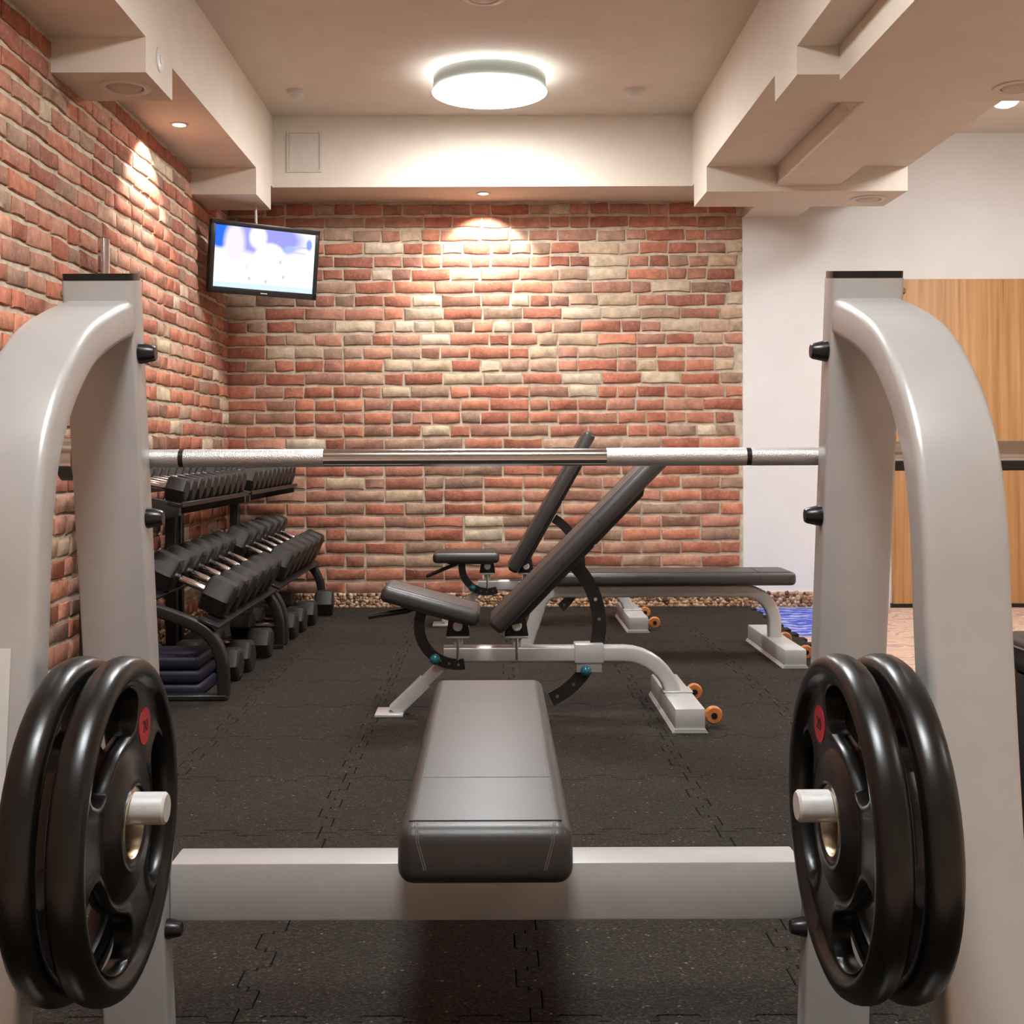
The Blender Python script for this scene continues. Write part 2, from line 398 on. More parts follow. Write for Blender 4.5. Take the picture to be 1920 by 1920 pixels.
def lay(width, z0, z1, seed, broken):
    """list of (u centre, z centre, length) for a wall of this width"""
    rnd = random.Random(seed); out = []; z = z0; j = 0
    while z + 0.07 < z1:
        up = (z - z0) / (z1 - z0)
        u = rnd.choice((0.0, -0.125, -0.06, -0.19)) if broken(up, rnd) else (0.0 if j % 2 else -0.13)
        mixed = broken(up, rnd)
        while u < width:
            if mixed: L = rnd.choice((0.248, 0.178, 0.178, 0.118, 0.118))
            else: L = 0.248 if rnd.random() < 0.93 else 0.118
            a, b = max(u, 0.004), min(u + L, width - 0.004)
            if b - a > 0.05: out.append(((a + b) / 2, z + 0.0345 + rnd.uniform(-0.003, 0.003), b - a, up))
            u += L + 0.013
        z += 0.08605; j += 1
    return out
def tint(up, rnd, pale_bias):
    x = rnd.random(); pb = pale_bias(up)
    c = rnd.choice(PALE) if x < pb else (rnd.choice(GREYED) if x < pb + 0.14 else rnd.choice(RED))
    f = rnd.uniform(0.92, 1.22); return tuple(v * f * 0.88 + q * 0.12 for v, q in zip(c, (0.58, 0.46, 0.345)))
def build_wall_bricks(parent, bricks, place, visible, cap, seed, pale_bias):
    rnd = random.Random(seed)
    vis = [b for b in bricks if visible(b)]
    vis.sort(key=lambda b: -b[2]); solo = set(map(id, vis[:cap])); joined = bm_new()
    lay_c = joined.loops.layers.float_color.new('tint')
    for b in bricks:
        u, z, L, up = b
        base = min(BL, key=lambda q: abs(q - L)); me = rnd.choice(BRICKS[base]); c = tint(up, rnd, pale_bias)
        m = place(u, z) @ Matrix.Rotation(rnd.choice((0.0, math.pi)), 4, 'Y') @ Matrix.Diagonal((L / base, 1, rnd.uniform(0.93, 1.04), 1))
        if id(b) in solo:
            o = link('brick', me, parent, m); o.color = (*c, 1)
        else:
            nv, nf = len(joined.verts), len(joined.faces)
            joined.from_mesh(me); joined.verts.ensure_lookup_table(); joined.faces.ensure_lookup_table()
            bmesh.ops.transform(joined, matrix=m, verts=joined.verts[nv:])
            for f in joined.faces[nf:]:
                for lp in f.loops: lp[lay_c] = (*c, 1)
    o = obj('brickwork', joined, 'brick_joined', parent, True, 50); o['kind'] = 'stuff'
BASE_Z = 0.095
bb = lay(BRX - LW, BASE_Z, SOF, 5, lambda up, r: r.random() < (0.75 if 0.38 < up < 0.97 else 0.08))
def vis_back(b):
    x, z = LW + b[0], b[1]
    if z > 2.6: return False
    if x < -1.12 and 1.72 < z < 2.5: return False
    if x < -1.28 and z < 0.95: return False
    if x < -1.05 and z < 0.45: return False
    if z < 0.25 and -0.75 < x < 0.1: return False
    if 0.35 < x < 1.644 and z < 0.36: return False
    if abs(z - 0.985) < 0.05: return False
    return True
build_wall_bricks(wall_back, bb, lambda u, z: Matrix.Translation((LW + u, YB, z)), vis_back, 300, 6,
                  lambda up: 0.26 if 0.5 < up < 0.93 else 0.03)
lb = lay(YB + 0.5, BASE_Z, SOF, 8, lambda up, r: r.random() < 0.35)
def vis_left(b):
    y, z = YB - b[0], b[1]
    px = 927 + 2250 * LW / max(y, 0.1); py = 845 - 2250 * (z - 1.03) / max(y, 0.1)
    return px > -20 and -20 < py and z > 0.98 and y > 4.1 and not (110 < px < 285 and py > 520)
build_wall_bricks(wall_left, lb, lambda u, z: Matrix.Translation((LW, YB - u, z)) @ Matrix.Rotation(R(90), 4, 'Z'), vis_left, 300, 9,
                  lambda up: 0.07)
# ---- pebble strip along the foot of the back wall and of the left wall
def pebble_strip(name, x0, x1, mtx, label):
    base = bm_new(); add_prism(base, [(0.0, -0.016), (0.0, BASE_Z - 0.004), (-0.012, BASE_Z - 0.004), (-0.022, -0.016)], x0, x1, 'yz')
    bmesh.ops.transform(base, matrix=mtx, verts=base.verts)
    b = struct(obj(name, base, 'mortar'), label); rnd = random.Random(int(x1 * 100)); bm = bm_new()
    x = x0
    while x < x1:
        z = 0.004
        while z < BASE_Z:
            s = rnd.uniform(0.010, 0.017)
            m = mtx @ Matrix.Translation((x + rnd.uniform(-.008, .008), -0.02 + 0.008 * z / BASE_Z, z + rnd.uniform(-.005, .005))) @ Matrix.Rotation(rnd.uniform(0, 6), 4, 'Y') @ Matrix.Diagonal((s * 1.25, s * 0.8, s, 1))
            bmesh.ops.create_icosphere(bm, subdivisions=1, radius=1.0, matrix=m); z += 0.019
        x += 0.022
    p = obj('pebbles', bm, 'pebble', b, True, 180); p['kind'] = 'stuff'
pebble_strip('baseboard_back', LW, 2.57, Matrix.Translation((0, YB, 0)), 'strip of brown pebbles along the foot of the back wall')
pebble_strip('baseboard_left', 0.0, 4.0, Matrix.Translation((LW, YB - 0.02, 0)) @ Matrix.Rotation(R(90), 4, 'Z') @ Matrix.Diagonal((-1, 1, 1, 1)), 'strip of brown pebbles along the foot of the left wall')
# ---- wooden door panels
door = struct(box_obj('door_1', (2.625, YB - 0.035, 0.012), (3.52, YB, 2.15), 'wood', bevel=0.003), 'oak veneer sliding door on the white wall')
struct(box_obj('door_2', (3.524, YB - 0.035, 0.012), (4.33, YB, 2.15), 'wood', bevel=0.003), 'second oak veneer door further right')
struct(box_obj('trim_1', (2.615, YB - 0.02, -0.016), (4.34, YB, 0.012), 'black_metal'), 'dark strip standing for the gap under the oak doors')  # black strip painted in for the dark gap below the doors

# ---- jigsaw rubber floor tiles
T = 0.538; TX0, TY0 = -1.552, 3.241
def jig():
    """edge curve from 0..T: list of (along, offset); five dovetail tabs, alternately out and in"""
    out = [(0.0015, 0.0)]
    for k in range(5):
        c, sg = 0.0897 * (k + 1), (1 if k % 2 == 0 else -1)
        out += [(c - 0.036, 0.0), (c - 0.041, sg * 0.017), (c - 0.036, sg * 0.0235), (c + 0.036, sg * 0.0235), (c + 0.041, sg * 0.017), (c + 0.036, 0.0)]
    return out + [(T - 0.0015, 0.0)]
JIG = jig()
def tile_mesh(cut_left=None, cut_back=None):
    g = 0.0015
    pts = []
    yl = cut_back if cut_back else T
    xl = cut_left if cut_left else 0.0
    bot = [(a, o + g) for a, o in JIG if a >= (xl + 0.006 if cut_left else 0)]
    if cut_left: bot = [(xl, g)] + bot
    right = [(T + o - g, a) for a, o in JIG if a < yl - 0.006 or not cut_back] + ([(T - g, yl)] if cut_back else [])
    top = [(a, T + o - g) for a, o in reversed(JIG) if a >= (xl + 0.006 if cut_left else 0)]
    if cut_left: top = top + [(xl, T - g)]
    if cut_back: top = [(T - g, yl), (xl or g, yl)]
    left = [(o + g, a) for a, o in reversed(JIG) if a < yl - 0.006 or not cut_back]
    if cut_left: left = [(xl, yl - g)]
    for q in bot + right + top + left:
        if not pts or (abs(pts[-1][0] - q[0]) + abs(pts[-1][1] - q[1])) > 0.0012: pts.append(q)
    if abs(pts[0][0] - pts[-1][0]) + abs(pts[0][1] - pts[-1][1]) < 0.0012: pts.pop()
    bm = bm_new()
    n = len(pts)
    A = [bm.verts.new((x, y, -0.016)) for x, y in pts]; B = [bm.verts.new((x, y, -0.0014)) for x, y in pts]
    cx = sum(x for x, y in pts) / n; cy = sum(y for x, y in pts) / n
    # inset for a soft upper edge
    C = []
    for i, (x, y) in enumerate(pts):
        p0, p1 = Vector(pts[i-1]), Vector(pts[(i+1) % n]); t = (p1 - p0).normalized(); nn = Vector((-t.y, t.x))
        C.append(bm.verts.new((x + nn.x * 0.0016, y + nn.y * 0.0016, 0.0)))
    for P, Q in ((A, B), (B, C)):
        for k in range(n): bm.faces.new((P[k], P[(k+1) % n], Q[(k+1) % n], Q[k]))
    f = bm.faces.new(C); f.normal_update(); bmesh.ops.triangulate(bm, faces=[f], quad_method='BEAUTY', ngon_method='EAR_CLIP')
    return mesh_of('rubber_tile', bm, 'mat_rubber', False)
tile_full = tile_mesh(); cutl = LW + 0.004 - (TX0 - T); cutb = YB - 0.03 - (TY0 + 8 * T)
tile_l = tile_mesh(cut_left=cutl); tile_b = tile_mesh(cut_back=cutb); tile_lb = tile_mesh(cutl, cutb)
for i in range(-1, 6):
    for j in range(-5, 9):
        me = (tile_lb if j == 8 else tile_l) if i == -1 else (tile_b if j == 8 else tile_full)
        link('rubber_tile', me, floor, Matrix.Translation((TX0 + i * T, TY0 + j * T, 0)))

# ------------------------------------------------------------------ ceiling fittings
def drum_lamp(x, y, label):
    t = thing('drum_lamp', label, 'ceiling lamp', (x, y, CEIL), group='drum lamps')
    bm = bm_new(); add_lathe(bm, [(0.298, -0.020), (0.312, -0.020), (0.313, -0.104), (0.306, -0.104), (0.304, -0.026), (0.298, -0.026)], 64, cap=False); obj('drum', bm, 'lamp_metal', t)
    bm = bm_new(); add_lathe(bm, [(0.0, -0.134), (0.10, -0.131), (0.20, -0.123), (0.28, -0.112), (0.318, -0.1055), (0.316, -0.1042), (0.0, -0.1042)], 64); obj('diffuser', bm, 'diffuser', t)
    bm = bm_new(); add_lathe(bm, [(0.25, -0.0005), (0.358, -0.0005), (0.358, -0.003), (0.25, -0.003)], 64); obj('painted_spill_ring', bm, 'painted_spill_ring', t)  # glowing ring painted on the ceiling where the drum's light spills out
    bm = bm_new(); add_lathe(bm, [(0.27, -0.003), (0.27, -0.1042)], 48, cap=False); obj('inner_can', bm, 'lamp_metal', t)
    return t
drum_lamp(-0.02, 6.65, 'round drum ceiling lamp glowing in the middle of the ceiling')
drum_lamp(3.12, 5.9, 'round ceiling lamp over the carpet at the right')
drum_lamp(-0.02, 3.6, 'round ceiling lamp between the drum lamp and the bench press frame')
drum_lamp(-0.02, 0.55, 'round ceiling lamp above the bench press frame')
drum_lamp(3.55, 0.8, 'added round fill lamp, out of view at the near right of the room')  # unseen lamp added as fill for the right-hand bay
def downlight(x, y, z, label, tilt):
    t = thing('downlight', label, 'downlight', (x, y, z), group='recessed downlights')
    bm = bm_new(); add_lathe(bm, [(0.036, 0.002), (0.046, -0.001), (0.044, -0.005), (0.033, -0.006), (0.031, 0.0)], 32, cap=False); obj('rim', bm, 'white_plastic', t)
    bm = bm_new(); add_lathe(bm, [(0.0, -0.0085), (0.028, -0.0075), (0.034, -0.0055)], 32, cap=False); obj('bulb', bm, 'bulb', t)
    ld = bpy.data.lights.new('downlight_beam', 'SPOT'); ld.energy = SPOT; ld.color = (1.0, 0.92, 0.84)
    ld.spot_size = R(96); ld.spot_blend = 0.35; ld.shadow_soft_size = 0.02
    lo = bpy.data.objects.new('downlight_beam', ld); COL.objects.link(lo); lo.parent = t; lo.location = (0, 0, -0.02)
    lo.rotation_euler = tilt
    return t
downlight(-1.578, 6.03, SOF, 'lit downlight in the left soffit above the brick wall', (0, R(20), 0))
downlight(-0.065, 7.67, SOF, 'lit downlight under the back beam above the brick wall', (R(24), 0, 0))
downlight(-1.578, 3.6, SOF, 'lit downlight in the left soffit near the standing barbell', (0, R(20), 0))
t = thing('dome_lamp', 'small bright dome lamp half hidden behind the right-hand bulkhead', 'ceiling lamp', (3.04, 7.12, CEIL))
bm = bm_new(); add_lathe(bm, [(0.085, 0.0), (0.085, -0.012), (0.078, -0.016)], 32); obj('base', bm, 'white_plastic', t)
bm = bm_new(); add_lathe(bm, [(0.076, -0.015), (0.074, -0.03), (0.058, -0.05), (0.03, -0.061), (0.0, -0.064)], 32, cap=False); obj('dome', bm, 'dome', t, angle=180)
def vent(x, y, z, label, d=0.21):
    t = thing('ceiling_speaker', label, 'speaker', (x, y, z), group='round ceiling speakers')
    r = d / 2
    bm = bm_new(); add_lathe(bm, [(r * 0.70, 0.0), (r, 0.0), (r * 0.98, -0.006), (r * 0.88, -0.010), (r * 0.74, -0.008), (r * 0.70, -0.003)], 48, cap=False); obj('ring', bm, 'white_plastic', t)
    bm = bm_new(); add_lathe(bm, [(0.0, -0.012), (r * 0.3, -0.0115), (r * 0.6, -0.008), (r * 0.66, -0.003), (r * 0.66, 0.0)], 48, cap=False); obj('grille', bm, 'grille', t)
vent(-1.517, 4.95, 2.536, 'round speaker under the near left bulkhead')
vent(2.245, 7.19, 2.533, 'round speaker under the far right bulkhead')
vent(2.22, 5.07, 2.56, 'round speaker under the near right bulkhead beside the half-hidden lamp')
vent(-0.04, 5.52, CEIL, 'round ceiling speaker in front of the drum lamp')
def detector(x, y, label):
    t = thing('smoke_detector', label, 'smoke detector', (x, y, CEIL), group='smoke detectors')
    bm = bm_new(); add_lathe(bm, [(0.056, 0.0), (0.056, -0.012), (0.05, -0.016)], 32); obj('base', bm, 'white_plastic', t)
    bm = bm_new(); add_lathe(bm, [(0.044, -0.016), (0.044, -0.030), (0.036, -0.040), (0.0, -0.042)], 32); obj('sensor', bm, 'white_plastic', t)
detector(-1.14, 6.96, 'white smoke detector left of the drum lamp')
detector(0.823, 6.96, 'white smoke detector right of the drum lamp')
t = thing('access_panel', 'white square access panel on the back beam', 'access panel', (-1.179, 7.485, 2.77))
bm = bm_new()
for c, s in (((0, -0.004, 0.006), (0.216, 0.008, 0.012)), ((0, -0.004, 0.250), (0.216, 0.008, 0.012)), ((-0.102, -0.004, 0.128), (0.012, 0.008, 0.232)), ((0.102, -0.004, 0.128), (0.012, 0.008, 0.232))):
    add_box(bm, c, s)
bmesh.ops.remove_doubles(bm, verts=bm.verts, dist=1e-5)
obj('frame', bm, 'white_plastic', t); box_obj('hatch', (-0.094, -0.0045, 0.014), (0.094, 0.0, 0.242), 'white_plastic', t)
t = thing('round_vent_cover', 'small round white cover on the side of the near left bulkhead', 'vent cover', (SX, 4.95, 2.606))
bm = bm_new(); add_lathe(bm, [(0.050, 0.0), (0.050, 0.004), (0.044, 0.007), (0.0, 0.008)], 40, Matrix.Translation((0, 0, 0.041)) @ Matrix.Rotation(R(90), 4, 'Y')); obj('cover', bm, 'white_plastic', t)
bm = bm_new(); add_lathe(bm, [(0.018, 0.007), (0.018, 0.010), (0.0, 0.0105)], 24, Matrix.Translation((0, 0, 0.041)) @ Matrix.Rotation(R(90), 4, 'Y')); obj('button', bm, 'white_plastic', t)

# ------------------------------------------------------------------ television
TVM = Matrix.Translation((-1.39, 7.30, 2.19)) @ Matrix.Rotation(R(36.4), 4, 'Z') @ Matrix.Rotation(R(8), 4, 'X')
t = thing('television', 'black flat television glowing blue and white in the brick corner', 'television'); t.matrix_world = TVM
W, H = 0.715, 0.43
bm = bm_new(); add_box(bm, (0, 0.022, 0), (W, 0.034, H), 0.008, 3); add_box(bm, (0, 0.048, -0.02), (W * 0.72, 0.03, H * 0.66), 0.012, 2); obj('casing', bm, 'black_plastic', t)
bm = bm_new()
for c, s in (((0, 0, H/2 - 0.0145), (W, 0.014, 0.029)), ((0, 0, -H/2 + 0.019), (W, 0.014, 0.038)), ((-W/2 + 0.014, 0, 0), (0.028, 0.014, H)), ((W/2 - 0.014, 0, 0), (0.028, 0.014, H))):
    add_box(bm, c, s, 0.003, 2)
obj('bezel', bm, 'black_plastic', t)
box_obj('screen', (-W/2 + 0.026, -0.001, -H/2 + 0.036), (W/2 - 0.026, 0.004, H/2 - 0.027), 'screen', t)
box_obj('badge', (-0.022, -0.0085, -H/2 + 0.013), (0.022, -0.006, -H/2 + 0.019), 'white_plastic', t)
bm = bm_new(); add_box(bm, (0, 0.075, 0.02), (0.22, 0.02, 0.2), 0.003); add_cyl(bm, (0, 0.08, 0.03), (0, 0.31, 0.0), 0.018); obj('wall_bracket', bm, 'black_metal', t)
bm = bm_new(); p0 = Vector((-1.447, 7.30, 2.524)); add_tube(bm, catmull([p0, (-1.446, 7.30, 2.46), (-1.443, 7.305, 2.40), (-1.43, 7.33, 2.33)], 6), 0.008, 8)
tag(obj('power_cable', bm, 'white_plastic'), 'thin white cable dropping from the bulkhead to the television', 'cable')

# ------------------------------------------------------------------ bench press frame
XC = -0.017; IN = 0.5406; UW = 0.111; LEAN = 0.15
rack = thing('bench_press_frame', 'silver-grey bench press frame with flat charcoal pad in the foreground', 'weight bench', (XC, 2.0, 0))
def rp(bm): bmesh.ops.translate(bm, verts=bm.verts, vec=(0, -2.0, 0)); return bm     # frame parts are laid out with world depth
def up_front(z): return 1.85 + LEAN * (1.31 - z)
def prof_tube(w, h, r, seg=4): return rrect(w, h, r, seg)
for s in (-1, 1):
    xc = s * (IN + UW / 2)
    bm = bm_new()
    add_sweep(bm, [(xc, up_front(z) + 0.026, z) for z in (0.012, 1.298)], prof_tube(UW, 0.052, 0.006, 3), (1, 0, 0))
    up = obj('upright', rp(bm), 'steel', rack)
    bm = bm_new(); add_sweep(bm, [(xc, up_front(z) + 0.026, z) for z in (1.2982, 1.309)], prof_tube(UW - 0.002, 0.050, 0.006, 3), (1, 0, 0)); obj('end_cap', rp(bm), 'black_plastic', up)
    bm = bm_new(); add_prism(bm, [(up_front(0.95) + 0.053, 0.95), (up_front(0.95) + 0.058, 0.95), (up_front(0.25) + 0.075, 0.25), (up_front(0.25) + 0.053, 0.25)], s * (IN + UW - 0.03), s * (IN + UW + 0.004), 'yz'); obj('guard_strip', rp(bm), 'black_plastic', up)
    # brace: front-face line, tube centre lies behind it
    front = [(1.872, 1.268), (1.78, 1.243), (1.693, 1.214), (1.635, 1.184), (1.577, 1.139), (1.53, 1.088), (1.495, 1.027), (1.470, 0.929), (1.458, 0.80), (1.428, 0.55), (1.396, 0.34), (1.352, 0.014)]
    fl = catmull([(0, y, z) for y, z in front], 6); D = 0.056; cl = []
    for i, p in enumerate(fl):
        tt = (fl[min(i+1, len(fl)-1)] - fl[max(i-1, 0)]).normalized(); nn = Vector((0, -tt.z, tt.y))
        if nn.y < 0: nn = -nn
        cl.append(Vector((xc, p.y, p.z)) + nn * D / 2)
    bm = bm_new(); add_sweep(bm, cl, prof_tube(UW - 0.003, D, 0.011, 4), (1, 0, 0)); br = obj('brace', rp(bm), 'steel', rack, angle=60)
    box_o = bm_new(); add_box(box_o, (xc, 1.39, 0.007), (UW + 0.06, 0.14, 0.012), 0.003); obj('foot_plate', rp(box_o), 'steel', br)
    for z in (1.185, 0.924, 0.222):
        bm = bm_new(); y = up_front(z) + 0.02; x0 = s * IN
        add_lathe(bm, [(0.0165, 0), (0.0168, 0.003), (0.0125, 0.022), (0.0105, 0.0255), (0.0, 0.026)], 24, Matrix.Translation((x0, y, z)) @ Matrix.Rotation(R(-90 * s), 4, 'Y'))
        obj('rubber_cap', rp(bm), 'black_plastic', rack)
    bm = bm_new(); add_cyl(bm, (s * (IN + 0.02), 1.465, 0.595), (s * 0.384, 1.465, 0.595), 0.0195, 32, chamfer=0.003); obj('weight_peg', rp(bm), 'hub_bright', rack)
    bm = bm_new(); add_cyl(bm, (s * (IN + UW), up_front(1.278) + 0.026, 1.278), (s * (IN + UW + 0.010), up_front(1.278) + 0.026, 1.278), 0.0055, 12, chamfer=0.0015); obj('bolt', rp(bm), 'hub_steel', up)
    # J hook carrying the bar behind the upright
    bm = bm_new(); zb = 1.019; yb = 1.963
    add_prism(bm, [(yb - 0.028, zb - 0.05), (yb + 0.034, zb - 0.03), (yb + 0.038, zb + 0.022), (yb + 0.028, zb + 0.022), (yb + 0.020, zb - 0.0152), (yb - 0.020, zb - 0.0152), (yb - 0.028, zb + 0.06)], xc - 0.03, xc + 0.03, 'yz')
    obj('bar_hook', rp(bm), 'black_metal', rack)
bm = bm_new(); add_box(bm, (0, 2.0915, 0.2765), (2 * IN, 0.083, 0.099), 0.004, 2); obj('crossbeam', rp(bm), 'steel', rack)
bm = bm_new(); add_box(bm, (0, 2.58, 0.288), (0.075, 0.90, 0.075), 0.006, 2); obj('spine', rp(bm), 'steel', rack)
bm = bm_new(); add_box(bm, (0, 3.02, 0.135), (0.075, 0.06, 0.235), 0.006, 2); leg = obj('leg', rp(bm), 'steel', rack)
bm = bm_new(); add_box(bm, (0, 3.02, 0.0125), (0.40, 0.08, 0.023), 0.006, 2); obj('foot', rp(bm), 'steel', leg)
PW, PY0, PY1, PZ0, PZ1 = 0.285, 1.93, 3.19, 0.327, 0.4246
bm = bm_new(); add_box(bm, (0, (PY0 + PY1) / 2, (PZ0 + PZ1) / 2), (PW, PY1 - PY0, PZ1 - PZ0), 0.026, 5)
pad = obj('pad', rp(bm), 'vinyl', rack, angle=60, label='flat charcoal vinyl pad')
def seam(path, r, mat, parent, name='seam'):
    bm = bm_new(); add_tube(bm, path, r, 6); return obj(name, rp(bm), mat, parent)
seam([(-PW/2 + 0.018, 1.962, PZ1 + 0.0002), (PW/2 - 0.018, 1.962, PZ1 + 0.0002)], 0.0016, 'seam', pad)
seam([(-PW/2 + 0.024, 2.225, PZ1), (PW/2 - 0.024, 2.225, PZ1)], 0.0009, 'thread', pad)
for s in (-1, 1):
    for k, d in enumerate((0.024, 0.0275)):
        seam([(s * (PW/2 - d), 1.965, PZ1 - 0.0001), (s * (PW/2 - d), 3.16, PZ1 - 0.0001)], 0.0008, 'thread', pad, 'stitching')
        a = PW/2 - d - 0.004; rr = 0.0264
        arc = [(s * (a - 0.004 * q / 6), PY0 + 0.026 - rr * math.sin(R(15 * q)), PZ1 - 0.026 + rr * math.cos(R(15 * q))) for q in range(0, 7)]
        seam(arc + [(s * (a - 0.016), PY0 - 0.0004, PZ0 + 0.028)], 0.0009, 'thread', pad, 'stitching')
# instruction label on the left brace
def brace_front_y(z):
    for (y0, z0), (y1, z1) in zip(front, front[1:]):
        if z1 <= z <= z0: return y0 + (y1 - y0) * (z0 - z) / (z0 - z1)
    return 1.4
def decal(name, x0, x1, z0, z1, mat, off, parent):
    ya, yb2 = brace_front_y(z0) - off, brace_front_y(z1) - off
    bm = bm_new(); vs = [(x0, ya, z0), (x1, ya, z0), (x1, yb2, z1), (x0, yb2, z1)]
    A = [bm.verts.new(v) for v in vs]; B = [bm.verts.new((x, y + 0.0008, z)) for x, y, z in vs]
    for k in range(4): bm.faces.new((A[k], A[(k+1) % 4], B[(k+1) % 4], B[k]))
    bm.faces.new(A); bm.faces.new(list(reversed(B)))
    return obj(name, rp(bm), mat, parent, False)
lx = -(IN + UW / 2)
lab = decal('instruction_label', lx - 0.038, lx + 0.026, 0.56, 0.792, 'label_paper', 0.0016, rack)
decal('label_print', lx - 0.030, lx + 0.014, 0.715, 0.765, 'label_grey', 0.0024, lab)
decal('label_print', lx - 0.030, lx + 0.012, 0.635, 0.707, 'label_tan', 0.0024, lab)

# ------------------------------------------------------------------ barbells
def barbell(name, label, mtx, tip=1.08):
    t = thing(name, label, 'barbell'); t.matrix_world = mtx
    def seg(n, a, b, r, mat, ch=0.0, seg_n=32):
        bm = bm_new(); add_cyl(bm, (a, 0, 0), (b, 0, 0), r, seg_n, chamfer=ch); return obj(n, bm, mat, t)
    seg('shaft', -0.66, 0.66, 0.0143, 'chrome')
    for s in (-1, 1):
        seg('knurled_grip', s * 0.231, s * 0.459, 0.0148, 'knurl'); seg('ring_mark', s * 0.459, s * 0.467, 0.0144, 'black_metal')
        seg('knurled_grip', s * 0.467, s * 0.630, 0.0148, 'knurl')
        seg('collar', s * 0.63, s * 0.66, 0.036, 'chrome', 0.003); sl = seg('sleeve', s * 0.66, s * tip, 0.0247, 'chrome', 0.003)
        bm = bm_new(); add_cyl(bm, (s * (tip - 0.0005), 0, 0), (s * (tip + 0.002), 0, 0), 0.019, 24); obj('end_cap', bm, 'black_plastic', sl)
    return t
barbell('barbell', 'chrome barbell resting across the bench press frame', Matrix.Translation((-0.048, 1.963, 1.019)))
barbell('barbell', 'chrome barbell stood on end against the left brick wall', Matrix.Translation((-1.69, 5.20, 0.979)) @ Matrix.Rotation(R(90), 4, 'Y'), 0.976)

# ------------------------------------------------------------------ weight plates with three grips
def plate_mesh():
    Rr, rim_in, hub, hole = 0.204, 0.178, 0.083, 0.038
    T_rim, T_web, T_hub = 0.0205, 0.009, 0.0150        # half thicknesses
    bm = bm_new(); N = 16
    for side in (1, -1):
        grid_b = {}
        for k in range(3):
            th0 = R(120 * k + 90)
            # sector outline in (theta, r), counter-clockwise, 4*N points
            def rect(i):
                e, f = divmod(i, N); f /= N
                a0, a1, r0, r1 = -R(60), R(60), hub, rim_in
                return [(a0 + (a1 - a0) * f, r0), (a1, r0 + (r1 - r0) * f), (a1 - (a1 - a0) * f, r1), (a0, r1 - (r1 - r0) * f)][e]
            rings = []
            for q in range(7):
                ring = []
                for i in range(4 * N):
                    ta, ra = rect(i); rm, rh = 0.135, 0.034
                    ang = math.atan2((ra - rm) / (rim_in - hub) * 2, ta / R(60))
                    c, sn = math.cos(ang), math.sin(ang); p = 3.2
                    k2 = (abs(c) ** p + abs(sn) ** p) ** (-1 / p)
                    tb, rb = k2 * c * R(41), rm + k2 * sn * rh
                    f = (q / 6) ** 1.3
                    a, rr = tb + (ta - tb) * f, rb + (ra - rb) * f
                    lip = math.exp(-(q / 1.3) ** 2)
                    h = T_web + 0.0065 * lip * (0.35 if q == 0 else 1.0)
                    if q == 6:
                        e = i // N
                        cor = i % N == 0
                        h = (T_hub if e in (0, 1) else T_rim * 0.86) if cor else (T_web if e in (1, 3) else (T_hub if e == 0 else T_rim * 0.86))
                    elif q == 5:
                        e = i // N; h = T_web if e in (1, 3) else (T_web + 0.001)
                    ring.append(bm.verts.new((side * h, rr * math.cos(th0 + a), rr * math.sin(th0 + a))))
                rings.append(ring)
            for A, B in zip(rings, rings[1:]):
                for i in range(4 * N):
                    j = (i + 1) % (4 * N); bm.faces.new((A[i], A[j], B[j], B[i]))
            plate_mesh.edge.setdefault((k), {})[side] = rings[0]
        # hub and rim by lathe in the same angular steps
        n = 3 * N
        def ringv(r, h): return [bm.verts.new((side * h, r * math.cos(R(30) + 2*math.pi*i/n), r * math.sin(R(30) + 2*math.pi*i/n))) for i in range(n)]
        seq = [ringv(hub, T_hub), ringv(0.060, T_hub + 0.001), ringv(0.056, T_hub + 0.0045), ringv(0.047, T_hub + 0.0045), ringv(0.0455, T_hub + 0.002)]
        for A, B in zip(seq, seq[1:]):
            for i in range(n): bm.faces.new((A[i], A[(i+1) % n], B[(i+1) % n], B[i]))
        seq = [ringv(rim_in, T_rim * 0.86), ringv(0.183, T_rim), ringv(0.190, T_rim * 1.02), ringv(0.198, T_rim * 0.86), ringv(0.202, T_rim * 0.55), ringv(Rr, 0.002)]
        for A, B in zip(seq, seq[1:]):
            for i in range(n): bm.faces.new((A[i], A[(i+1) % n], B[(i+1) % n], B[i]))
        plate_mesh.outer[side] = seq[-1]
    A, B = plate_mesh.outer[1], plate_mesh.outer[-1]
    for i in range(len(A)): bm.faces.new((A[i], A[(i+1) % len(A)], B[(i+1) % len(A)], B[i]))
    for k in range(3):
        A, B = plate_mesh.edge[k][1], plate_mesh.edge[k][-1]
        for i in range(len(A)): bm.faces.new((A[i], A[(i+1) % len(A)], B[(i+1) % len(A)], B[i]))
    bmesh.ops.remove_doubles(bm, verts=bm.verts, dist=0.0006)
    me = mesh_of('plate_body', bm, 'rubber', True, 65); return me
plate_mesh.edge = {}; plate_mesh.outer = {}
PLATE = plate_mesh()
bm = bm_new(); add_lathe(bm, [(0.038, -0.0170), (0.0455, -0.0170), (0.0455, 0.0170), (0.0395, 0.0190), (0.038, 0.0165), (0.038, -0.0170)], 40, Matrix.Rotation(R(90), 4, 'Y'), cap=False); HUB = mesh_of('hub_ring', bm, 'hub_steel')
bm = bm_new(); add_cyl(bm, (0.0, 0, 0), (0.0012, 0, 0), 0.0235, 32); DISC = mesh_of('weight_label', bm, 'red')
fc = bpy.data.curves.new('num', 'FONT'); fc.body = '20'; fc.size = 0.022; fc.extrude = 0.0003; fc.align_x = 'CENTER'; fc.align_y = 'CENTER'
fo = bpy.data.objects.new('num', fc); COL.objects.link(fo); dg = bpy.context.evaluated_depsgraph_get()
